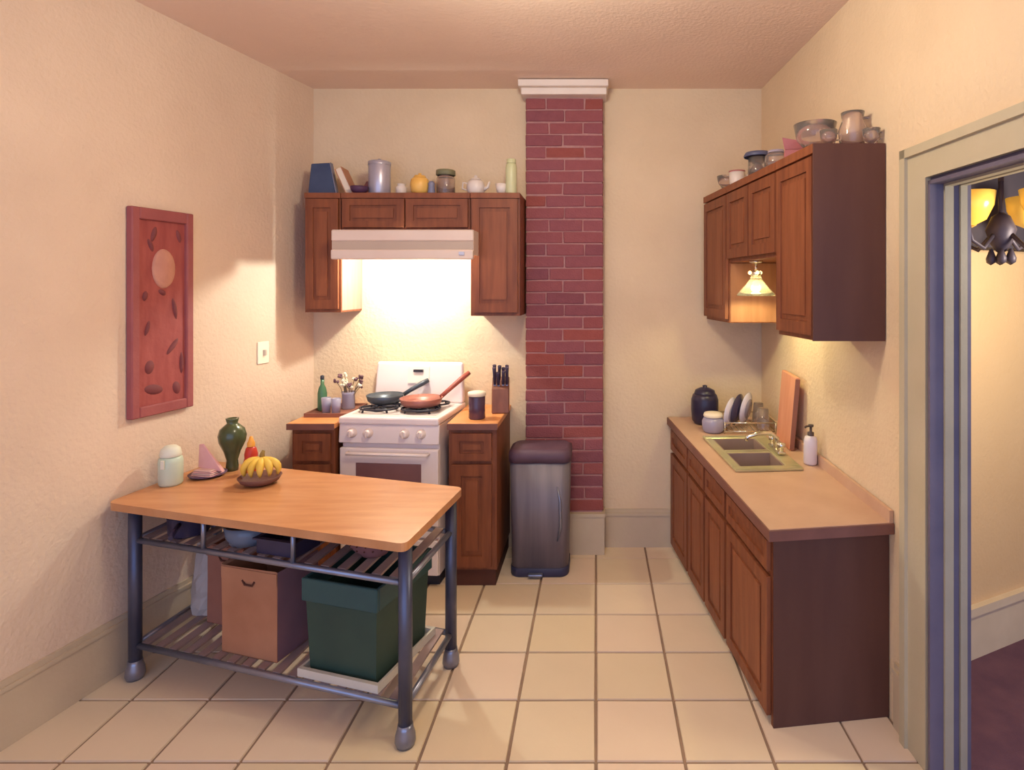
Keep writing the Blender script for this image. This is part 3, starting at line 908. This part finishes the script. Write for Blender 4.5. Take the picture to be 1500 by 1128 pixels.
b.box(-.14, .14, -.155, .155, 0, .006)
put('body', b, GREENBIN, t)
put('rim', B().box(-.165, .165, -.182, -.168, .27, .355, .003).box(-.165, .165, .168, .182, .27, .355, .003).box(-.165, -.153, -.168, .168, .27, .355, .003).box(.153, .165, -.168, .168, .27, .355, .003), GREENLIP, t)

# on the tabletop
t = thing('lidded_jar', 'mint green lidded ceramic jar at the left end of the tabletop', 'jar', tb(.005, .17, TZ))
put('body', B().lathe([(0, 0), (.04, 0), (.046, .01), (.047, .10), (.044, .118), (.036, .124), (0, .124)], 26), MINT, t)
put('lid', B().lathe([(.039, .125), (.042, .132), (.04, .14), (.036, .158), (.022, .17), (0, .174)], 26), MINTLID, t)
put('clasp', B().box(-.008, .008, -.053, -.045, .08, .118, .002), MINTLID, t)
t = thing('napkin_stack', 'pile of pink paper napkins with one folded upright beside the mint jar', 'napkins', tb(.075, .31, TZ), R(-8))
put('plate', B().lathe([(0, 0), (.05, 0), (.075, .01), (.078, .014), (.05, .006), (0, .006)], 26), PLUM, t)
for k in range(4):
    w = .052 - .003 * k
    o = put('napkin', B().box(-w, w, -w * .8, w * .8, .0065 + .007 * k, .012 + .007 * k, .002), PINK2 if k % 2 else PINK, t)
    o.rotation_euler = (0, 0, R(random.uniform(-9, 9)))
put('folded_napkin', B().hexa([(-.05, .0, .036), (.075, .0, .02), (.072, .022, .02), (-.045, .025, .036), (-.052, .008, .14), (-.03, .008, .142), (-.03, .014, .142), (-.05, .014, .14)], .002), PINK, t)
t = thing('vase', 'dark green glazed vase narrowing to its foot at the back of the tabletop', 'vase', tb(.125, .41, TZ))
put('body', B().lathe([(0, 0), (.026, 0), (.027, .02), (.024, .05), (.036, .09), (.056, .135), (.060, .165), (.052, .195), (.03, .215), (.022, .222), (.026, .235), (.028, .245), (.02, .245), (.017, .225), (0, .22)], 28), VASEG, t)
t = thing('sauce_bottle', 'red squeeze bottle with orange cap beside the green vase', 'bottle', tb(.245, .40, TZ))
put('body', B().lathe([(0, 0), (.031, 0), (.034, .01), (.033, .05), (.027, .07), (.028, .09), (.022, .115), (.014, .125), (0, .125)], 22), REDPL, t)
put('cap', B().lathe([(.017, .124), (.017, .14), (.012, .15), (.006, .17), (0, .171)], 18), ORANGEPL, t)
t = thing('fruit_bowl', 'low brown bowl under the bananas on the tabletop', 'bowl', tb(.39, .29, TZ))
put('bowl', B().lathe([(0, 0), (.05, 0), (.075, .014), (.088, .034), (.084, .036), (.07, .018), (.048, .008), (0, .008)], 26), BASKET, t)
t = thing('banana_bunch', 'bunch of yellow bananas in the low brown bowl', 'bananas', tb(.39, .29, TZ + .012))
for k in range(6):
    a = R(-78 + 32 * k)
    d = Vector((math.sin(a), -math.cos(a) * .8, 0))
    pts, rad = [], []
    for i in range(9):
        f = i / 8
        ang = R(95 - 120 * f)
        pts.append(Vector((0, .015, .012)) + d * (.072 * math.sin(math.pi * f * .62) * (1 + .1 * (k % 2))) + Vector((0, 0, .085 * math.cos(f * 1.35) - .002)))
        rad.append(.004 + .0125 * math.sin(math.pi * min(1, f * .92 + .06)))
    bn = put('banana', B().tube(pts, rad, 8), BANANA, t)
put('stem', B().tube([(0, .015, .09), (0, .018, .115), (.004, .022, .128)], [.013, .010, .007], 8), BANTIP, t)

# ------------------------------------------------------------------ on the counters by the stove
t = thing('tray', 'brown wooden tray on the counter left of the stove', 'tray', (-1.50, 3.42, ZC))
put('base', B().box(-.115, .115, -.12, .16, 0, .008), TRAYB, t)
put('rim', B().box(-.12, .12, -.128, -.12, 0, .022).box(-.12, .12, .16, .168, 0, .022).box(-.12, -.115, -.12, .16, 0, .022).box(.115, .12, -.12, .16, 0, .022), TRAYB, t)
t = thing('oil_bottle', 'slim green glass bottle on the tray left of the stove', 'bottle', (-1.585, 3.44, ZC + .009))
put('body', B().lathe([(0, 0), (.024, 0), (.026, .01), (.026, .10), (.02, .13), (.010, .15), (.010, .18), (0, .18)], 20), GLASSG, t)
put('stopper', B().lathe([(.011, .18), (.011, .2), (0, .205)], 14), BLACK, t)
t = thing('dried_flowers', 'glass jar of cream and plum dried flowers on the tray', 'flowers', (-1.455, 3.49, ZC + .009))
put('jar', B().lathe([(0, 0), (.035, 0), (.038, .01), (.036, .085), (.04, .1), (.037, .1), (.033, .084), (.034, .012), (0, .006)], 20), GLASSP, t)
for k in range(18):
    a = random.uniform(0, 6.28)
    q = random.uniform(.02, .085)
    hgt = random.uniform(.12, .205)
    tip = Vector((math.cos(a) * q, math.sin(a) * q * .7, hgt))
    sm = put('stem', B().tube([(math.cos(a) * .012, math.sin(a) * .012, .01), tip * .6 + Vector((0, 0, .02)), tip], .0022, 5), STEM, t)
    bb = B()
    for i in range(4):
        bb.blob(tip + Vector((random.uniform(-.01, .01), random.uniform(-.01, .01), random.uniform(-.008, .008))), .009, sub=1, jitter=.25)
    put('flower', bb, PETALW if k % 2 else PETALD, sm)
for k, (x, y) in enumerate(((-1.535, 3.38), (-1.47, 3.36))):
    tt = thing('tumbler', ['small lilac glass tumbler on the tray beside the green bottle', 'small lilac glass tumbler on the tray nearest the stove'][k], 'glass', (x, y, ZC + .009), 0, 'tumblers on the tray')
    put('glass', B().lathe([(0, 0), (.022, 0), (.027, .085), (.0245, .085), (.02, .006), (0, .006)], 18), GLASSP, tt)

t = thing('lidded_mug', 'dark plum canister with cream lid on the counter right of the stove', 'canister', (-.655, 3.27, ZC))
put('body', B().lathe([(0, 0), (.042, 0), (.046, .006), (.044, .06), (.045, .12), (.042, .125), (0, .125)], 24), PURPLE, t)
put('lid', B().lathe([(.047, .125), (.05, .13), (.049, .145), (.03, .15), (0, .15)], 24), CREAM, t)
t = thing('knife_block', 'slanted wooden knife block on the counter right of the stove', 'knife block', (-.555, 3.46, ZC), R(8))
b = B().hexa([(-.05, -.075, 0), (.05, -.075, 0), (.05, .09, 0), (-.05, .09, 0), (-.05, -.04, .14), (.05, -.04, .14), (.05, .10, .19), (-.05, .10, .19)], .006)
put('block', b, BLOCK, t)
kr = R(8)
kn = [(-.034, -.01, .15), (-.034, .045, .17), (-.012, -.015, .15), (-.010, .04, .168), (.014, -.01, .15), (.016, .045, .17), (.036, -.012, .15), (.036, .05, .17)]
lab = ['front knife at the left side of the wooden block', 'back knife at the left side of the wooden block', 'front knife second from the left in the wooden block', 'back knife second from the left in the wooden block',
       'front knife third from the left in the wooden block', 'back knife third from the left in the wooden block', 'front knife at the right side of the wooden block', 'back knife at the right side of the wooden block']
for (x, y, z), l in zip(kn, lab):
    zz = .14 + (y + .04) / .14 * .05
    w = Vector((-.555 + x * math.cos(kr) - y * math.sin(kr), 3.46 + x * math.sin(kr) + y * math.cos(kr), ZC + zz + .0005))
    k = thing('knife', 'dark-handled ' + l, 'knife', w, kr, 'knives in the wooden block')
    lean = Vector((random.uniform(-.004, .004), -.03, .095 + random.uniform(-.02, .02)))
    put('handle', B().tube([(0, 0, .006), lean * .3, lean * .7, lean], [.008, .009, .009, .011], 8), HANDLE, k)
    put('bolster', B().box(-.006, .006, -.007, .007, 0, .012), STEELL, k)

# ------------------------------------------------------------------ on top of the cabinets above the stove
ZT = ZU1 + .001
def uX(px, Y): return (px - VX) * Y / F
def top_at(px, Y=3.46): return (uX(px, Y), Y, ZT)
t = thing('box', 'dark blue box leaning on the cabinet tops at the far left', 'box', (-1.582, 3.44, ZT), R(12))
b = B().hexa([(-.075, -.02, 0), (.075, -.02, 0), (.075, .03, 0), (-.075, .03, 0), (-.07, .03, .185), (.03, .03, .195), (.03, .08, .195), (-.07, .08, .185)], .004)
put('body', b, BLUEBOX, t)
put('flap', B().hexa([(.030, .028, .192), (.075, -.022, .002), (.079, .02, .002), (.036, .07, .192), (.033, .026, .197), (.08, -.02, .006), (.084, .02, .006), (.04, .07, .197)]), GREYJ, t)
t = thing('book', 'tan book leaning against the dark blue box on the cabinet top', 'book', (-1.425, 3.49, ZT), R(4))
M = Matrix.Rotation(R(-24), 4, 'Y')
def rotbox(b, M, *a):
    n = len(b.bm.verts)
    b.box(*a)
    b.bm.verts.ensure_lookup_table()
    for v in b.bm.verts[n:]:
        v.co = M @ v.co
    return b
put('cover', rotbox(rotbox(rotbox(B(), M, -.020, -.016, -.06, .06, 0.0, .17), M, .016, .020, -.06, .06, 0, .17), M, -.016, .016, .056, .06, 0, .17), ORANGEBOOK, t)
put('pages', rotbox(B(), M, -.0155, .0155, -.056, .055, .008, .166), CREAM, t)
def lumpcloth(w, d, hh):
    b = B()
    n = 18
    rings = []
    for i, f in enumerate((0, .35, .7, .95)):
        k = math.sqrt(max(.05, 1 - f * f))
        rings.append([b.bm.verts.new((w * k * math.cos(a) * random.uniform(.9, 1.1), d * k * math.sin(a) * random.uniform(.9, 1.1), hh * f * (random.uniform(.85, 1.15) if i else 0))) for a in (2 * math.pi * q / n for q in range(n))])
    for A, C in zip(rings, rings[1:]):
        for q in range(n):
            b.bm.faces.new((A[q], A[(q + 1) % n], C[(q + 1) % n], C[q])).smooth = True
    b.bm.faces.new(rings[-1])
    b.bm.faces.new(rings[0][::-1])
    return b
solo('cloth_bundle', lumpcloth(.042, .045, .10), MAUVE, 'mauve cloth bundle on the cabinet top behind the plum bowl', 'cloth', (-1.365, 3.57, ZT))
solo('bowl', B().lathe([(0, 0), (.028, 0), (.045, .02), (.05, .042), (.046, .042), (.04, .02), (0, .006)], 22), PURPLE2, 'small dark plum bowl on the cabinet top left of the silver tin', 'bowl', (-1.355, 3.40, ZT))
t = thing('canister', 'tall blue-silver tin on the cabinet top above the hood', 'canister', top_at(556, 3.46))
put('body', B().lathe([(0, 0), (.06, 0), (.062, .004), (.062, .175), (.058, .182), (0, .182)], 26), SILVER, t)
put('lid', B().lathe([(.064, .176), (.064, .194), (.05, .2), (.012, .203), (.01, .212), (0, .212)], 26), SILVER, t)
t = solo('jar', B().lathe([(0, 0), (.03, 0), (.033, .05), (.02, .06), (.024, .07), (0, .07)], 18), JARW, 'small pale jar between the silver tin and yellow pot', 'jar', top_at(588, 3.48))
t = thing('pot', 'round yellow glazed pot on the cabinet top', 'pot', top_at(615, 3.44))
put('body', B().lathe([(0, 0), (.035, 0), (.05, .02), (.056, .055), (.05, .088), (.036, .1), (0, .1)], 26), YELLOW, t)
put('lid', B().lathe([(.037, .1), (.03, .112), (.008, .115), (.01, .125), (0, .127)], 20), YELLOW, t)
solo('shaker', B().lathe([(0, 0), (.02, 0), (.022, .01), (.017, .05), (.02, .062), (.012, .075), (0, .078)], 18), GREYJ, 'small blue-grey shaker beside the round yellow pot', 'shaker', top_at(632, 3.42))
t = thing('glass_jar', 'clear glass jar with olive lid on the cabinet top', 'jar', top_at(653, 3.48))
put('body', B().lathe([(0, 0), (.05, 0), (.054, .01), (.054, .10), (.044, .118), (.041, .118), (.05, .1), (.05, .012), (0, .006)], 24), GLASS, t)
put('lid', B().lathe([(.052, .119), (.056, .122), (.055, .148), (.05, .151), (0, .151)], 24), OLIVELID, t)
t = thing('teapot', 'white china teapot on the cabinet top above the tall right cabinet', 'teapot', top_at(697, 3.46))
put('body', B().lathe([(0, 0), (.035, 0), (.05, .02), (.054, .05), (.044, .08), (.03, .09), (0, .09)], 24), JARW, t)
put('lid', B().lathe([(.032, .09), (.022, .102), (.008, .106), (.01, .116), (0, .118)], 18), JARW, t)
put('spout', B().tube([(.045, 0, .035), (.07, 0, .05), (.08, 0, .08)], [.012, .009, .006]), JARW, t)
put('handle', B().tube([(-.045, 0, .07), (-.075, 0, .075), (-.078, 0, .04), (-.05, 0, .03)], .005), JARW, t)
solo('cup', B().lathe([(0, 0), (.022, 0), (.03, .03), (.034, .06), (.031, .06), (.026, .03), (0, .006)], 20), JARW, 'small white cup between the teapot and the pale green bottle', 'cup', (-.545, 3.42, ZT))
t = thing('bottle', 'tall pale green bottle on the cabinet top beside the chimney', 'bottle', (-.488, 3.42, ZT))
put('body', B().lathe([(0, 0), (.03, 0), (.033, .008), (.033, .155), (.028, .175), (.026, .178), (0, .178)], 22), PALEG, t)
put('cap', B().lathe([(.028, .178), (.028, .2), (.025, .203), (0, .203)], 18), PALEG, t)

# ------------------------------------------------------------------ on top of the sink wall cabinets
ZT2 = ZR1 + .001
def glassbowl(name, label, X, Y, r, hh, m=GLASS, dx=0):
    t = thing(name, label, 'bowl', (X, Y, ZT2))
    put('bowl', B().lathe([(0, 0), (r * .5, 0), (r * .45, hh * .12), (r * .5, hh * .2), (r * .85, hh * .5), (r, hh), (r * .95, hh), (r * .8, hh * .52), (r * .45, hh * .24), (0, hh * .2)], 28), m, t)
    return t
glassbowl('punch_bowl', 'large cut glass bowl on the cabinet nearest the doorway', .90, 2.44, .085, .125)
t = thing('glass_pitcher', 'clear glass pitcher standing beside the cut glass bowl', 'pitcher', (1.02, 2.36, ZT2))
put('body', B().lathe([(0, 0), (.04, 0), (.05, .03), (.055, .08), (.04, .12), (.045, .15), (.042, .15), (.037, .12), (.051, .08), (.046, .032), (0, .008)], 24), GLASS, t)
put('handle', B().tube([(.045, 0, .13), (.085, 0, .13), (.09, 0, .07), (.053, 0, .05)], .006), GLASS, t)
for k, (x, y) in enumerate(((.895, 2.285), (1.05, 2.265))):
    tt = thing('punch_cup', ['small glass cup at the front corner of the cabinet in front of the glass bowl', 'small glass cup nearest the wall above the dark end panel'][k], 'cup', (x, y, ZT2), 0, 'glass cups on the sink cabinet')
    put('cup', B().lathe([(0, 0), (.02, 0), (.03, .03), (.033, .06), (.03, .06), (.026, .03), (0, .006)], 18), GLASS, tt)
    put('handle', B().tube([(.031, 0, .05), (.048, 0, .045), (.046, 0, .025), (.03, 0, .022)], .003), GLASS, tt)
t = thing('box', 'dusty rose open box on the sink cabinets beside the glass bowl', 'box', (.87, 2.58, ZT2), R(-15))
put('body', B().box(-.05, .05, -.035, .035, 0, .05, .003), REDBOX, t)
put('flap', B().hexa([(-.05, -.035, .05), (.05, -.035, .05), (.05, -.032, .05), (-.05, -.032, .05), (-.06, -.045, .10), (.0, -.045, .085), (.0, -.042, .085), (-.06, -.042, .10)]), REDBOX, t)
t = thing('glass_jar', 'squat glass jar on the sink cabinets beside the rose box', 'jar', (.83, 2.74, ZT2))
put('body', B().lathe([(0, 0), (.045, 0), (.05, .01), (.05, .06), (.035, .075), (.032, .075), (.046, .06), (.046, .012), (0, .006)], 22), GLASS, t)
put('lid', B().lathe([(.037, .076), (.037, .086), (0, .088)], 20), GLASSP, t)
t = thing('cookie_jar', 'glass jar with wide dark blue lid on the sink cabinets', 'jar', (.79, 2.90, ZT2))
put('body', B().lathe([(0, 0), (.045, 0), (.048, .01), (.046, .09), (.043, .09), (.044, .012), (0, .006)], 22), GLASS, t)
put('lid', B().lathe([(.066, .091), (.068, .098), (.06, .112), (.02, .118), (0, .118)], 24), mat('slate_lid', (84, 84, 108), None, .4), t)
t = thing('lid', 'loose grey-blue lid lying on the sink cabinets', 'lid', (.865, 2.83, ZT2))
put('disc', B().lathe([(0, 0), (.05, 0), (.052, .006), (.04, .014), (0, .016)], 22), GREYJ, t)
put('knob', B().lathe([(.008, .015), (.012, .026), (0, .03)], 14), GREYJ, t)
t = thing('mug', 'pale cup with rose rim at the far end of the sink cabinets', 'mug', (.76, 3.20, ZT2))
put('body', B().lathe([(0, 0), (.035, 0), (.04, .02), (.042, .075), (.039, .075), (.036, .02), (0, .006)], 22), JARW, t)
put('rim', B().lathe([(.0425, .075), (.044, .082), (.038, .082), (.039, .075), (.0425, .075)], 22), REDBOX, t)
put('handle', B().tube([(.04, 0, .06), (.065, 0, .055), (.063, 0, .025), (.04, 0, .02)], .004), JARW, t)
glassbowl('glass_dish', 'small clear footed dish at the far end of the sink cabinets', .735, 3.34, .055, .08)

# ------------------------------------------------------------------ on the sink counter
t = thing('pot', 'round dark plum lidded pot in the far corner of the sink counter', 'pot', R_at(.64, 3.50, .001), on_slope=True)
put('body', B().lathe([(0, 0), (.06, 0), (.074, .02), (.08, .08), (.079, .14), (.07, .168), (.06, .176), (0, .176)], 28), DARKBLUE, t)
put('lid', B().lathe([(.062, .177), (.056, .195), (.03, .208), (.012, .211), (.014, .222), (0, .226)], 18), DARKBLUE, t)
t = thing('glass_jar', 'small lilac glass jar with cream lid in front of the dark pot', 'jar', R_at(.655, 3.325, .001), on_slope=True)
put('body', B().lathe([(0, 0), (.05, 0), (.06, .012), (.062, .06), (.05, .085), (.047, .085), (.058, .06), (.055, .014), (0, .008)], 24), GLASSP, t)
put('lid', B().lathe([(.052, .086), (.055, .09), (.05, .104), (.02, .11), (0, .11)], 22), CREAM, t)
t = thing('dish_rack', 'wire dish rack holding plates behind the sink', 'dish rack', R_at(.852, 3.40, .001), on_slope=True)
b = B()
for z in (.012, .06):
    b.tube([(-.14, -.12, z), (.14, -.12, z), (.14, .12, z), (-.14, .12, z), (-.14, -.12, z)], .004, 6)
for x in (-.14, .14):
    for y in (-.12, .12):
        b.tube([(x, y, 0), (x, y, .06)], .004, 6)
put('basket', b, CHROME, t)
for k in range(9):
    x = -.112 + .028 * k
    put('wire', B().tube([(x, -.12, .012), (x, .12, .012)], .0025, 5), CHROME, t)
base = Vector(R_at(.852, 3.40, .016))
pl = [(-.085, -.06, .085, PORC, 'lilac-white plate standing at the front of the dish rack'), (-.035, -.02, .09, PLATED, 'dark plate standing between the two pale plates'), (.02, .0, .092, PORC, 'pale plate standing behind the dark plate in the rack')]
for dx, dy, r, m, l in pl:
    t = thing('plate', l, 'plate', base + Vector((dx, dy, dy * .0458)), 0, 'plates in the dish rack', True)
    M = Matrix.Translation((0, 0, r + .001)) @ Matrix.Rotation(R(-35), 4, 'Z') @ Matrix.Rotation(R(-82), 4, 'Y')
    put('rim', B().lathe([(r * .62, .0), (r, .014), (r * .99, .017), (r * .62, .004)], 32, M=M), m, t)
    put('well', B().lathe([(0, .0), (r * .63, .0), (r * .63, .0045), (0, .004)], 32, M=M), m if m is PLATED else GLASSP, t)
for k, (dx, dy, l) in enumerate(((.085, -.07, 'upside-down glass tumbler at the front of the dish rack'), (.09, .05, 'upside-down glass tumbler at the back of the dish rack'))):
    t = thing('tumbler', l, 'glass', base + Vector((dx, dy, dy * .0458)), 0, 'tumblers in the dish rack', True)
    put('glass', B().lathe([(.036, 0), (.027, .115), (0, .115), (0, .11), (.024, .109), (.033, 0)], 22), GLASS, t)
t = thing('cutting_board', 'tall wooden cutting board leaning on the wall behind the sink', 'cutting board', R_at(.985, 3.10, .001), on_slope=True)
M = Matrix.Rotation(R(4), 4, 'Y')
b = B().hexa([M @ Vector(q) for q in ((-.012, -.11, 0), (.012, -.11, 0), (.012, .11, 0), (-.012, .11, 0), (-.012, -.11, .37), (.012, -.11, .37), (.012, .11, .37), (-.012, .11, .37))], .005, 2)
put('board', b, BOARD, t)
put('edge_strip', B().hexa([M @ Vector(q) for q in ((-.0115, -.1145, .006), (.0115, -.1145, .006), (.0115, -.1105, .006), (-.0115, -.1105, .006), (-.0115, -.1145, .362), (.0115, -.1145, .362), (.0115, -.1105, .362), (-.0115, -.1105, .362))]), BOARDE, t)
t = thing('soap_dispenser', 'white soap bottle with dark pump beside the sink', 'soap dispenser', R_at(1.01, 2.80, .001), on_slope=True)
put('body', B().lathe([(0, 0), (.028, 0), (.031, .008), (.031, .11), (.026, .128), (.014, .135), (0, .135)], 22), SOAP, t)
put('pump', B().lathe([(.015, .135), (.015, .15), (.006, .153), (.006, .175), (.012, .177), (.012, .186), (0, .187)], 14).tube([(0, 0, .181), (-.025, -.01, .181), (-.032, -.012, .175)], .005, 8), PUMP, t)
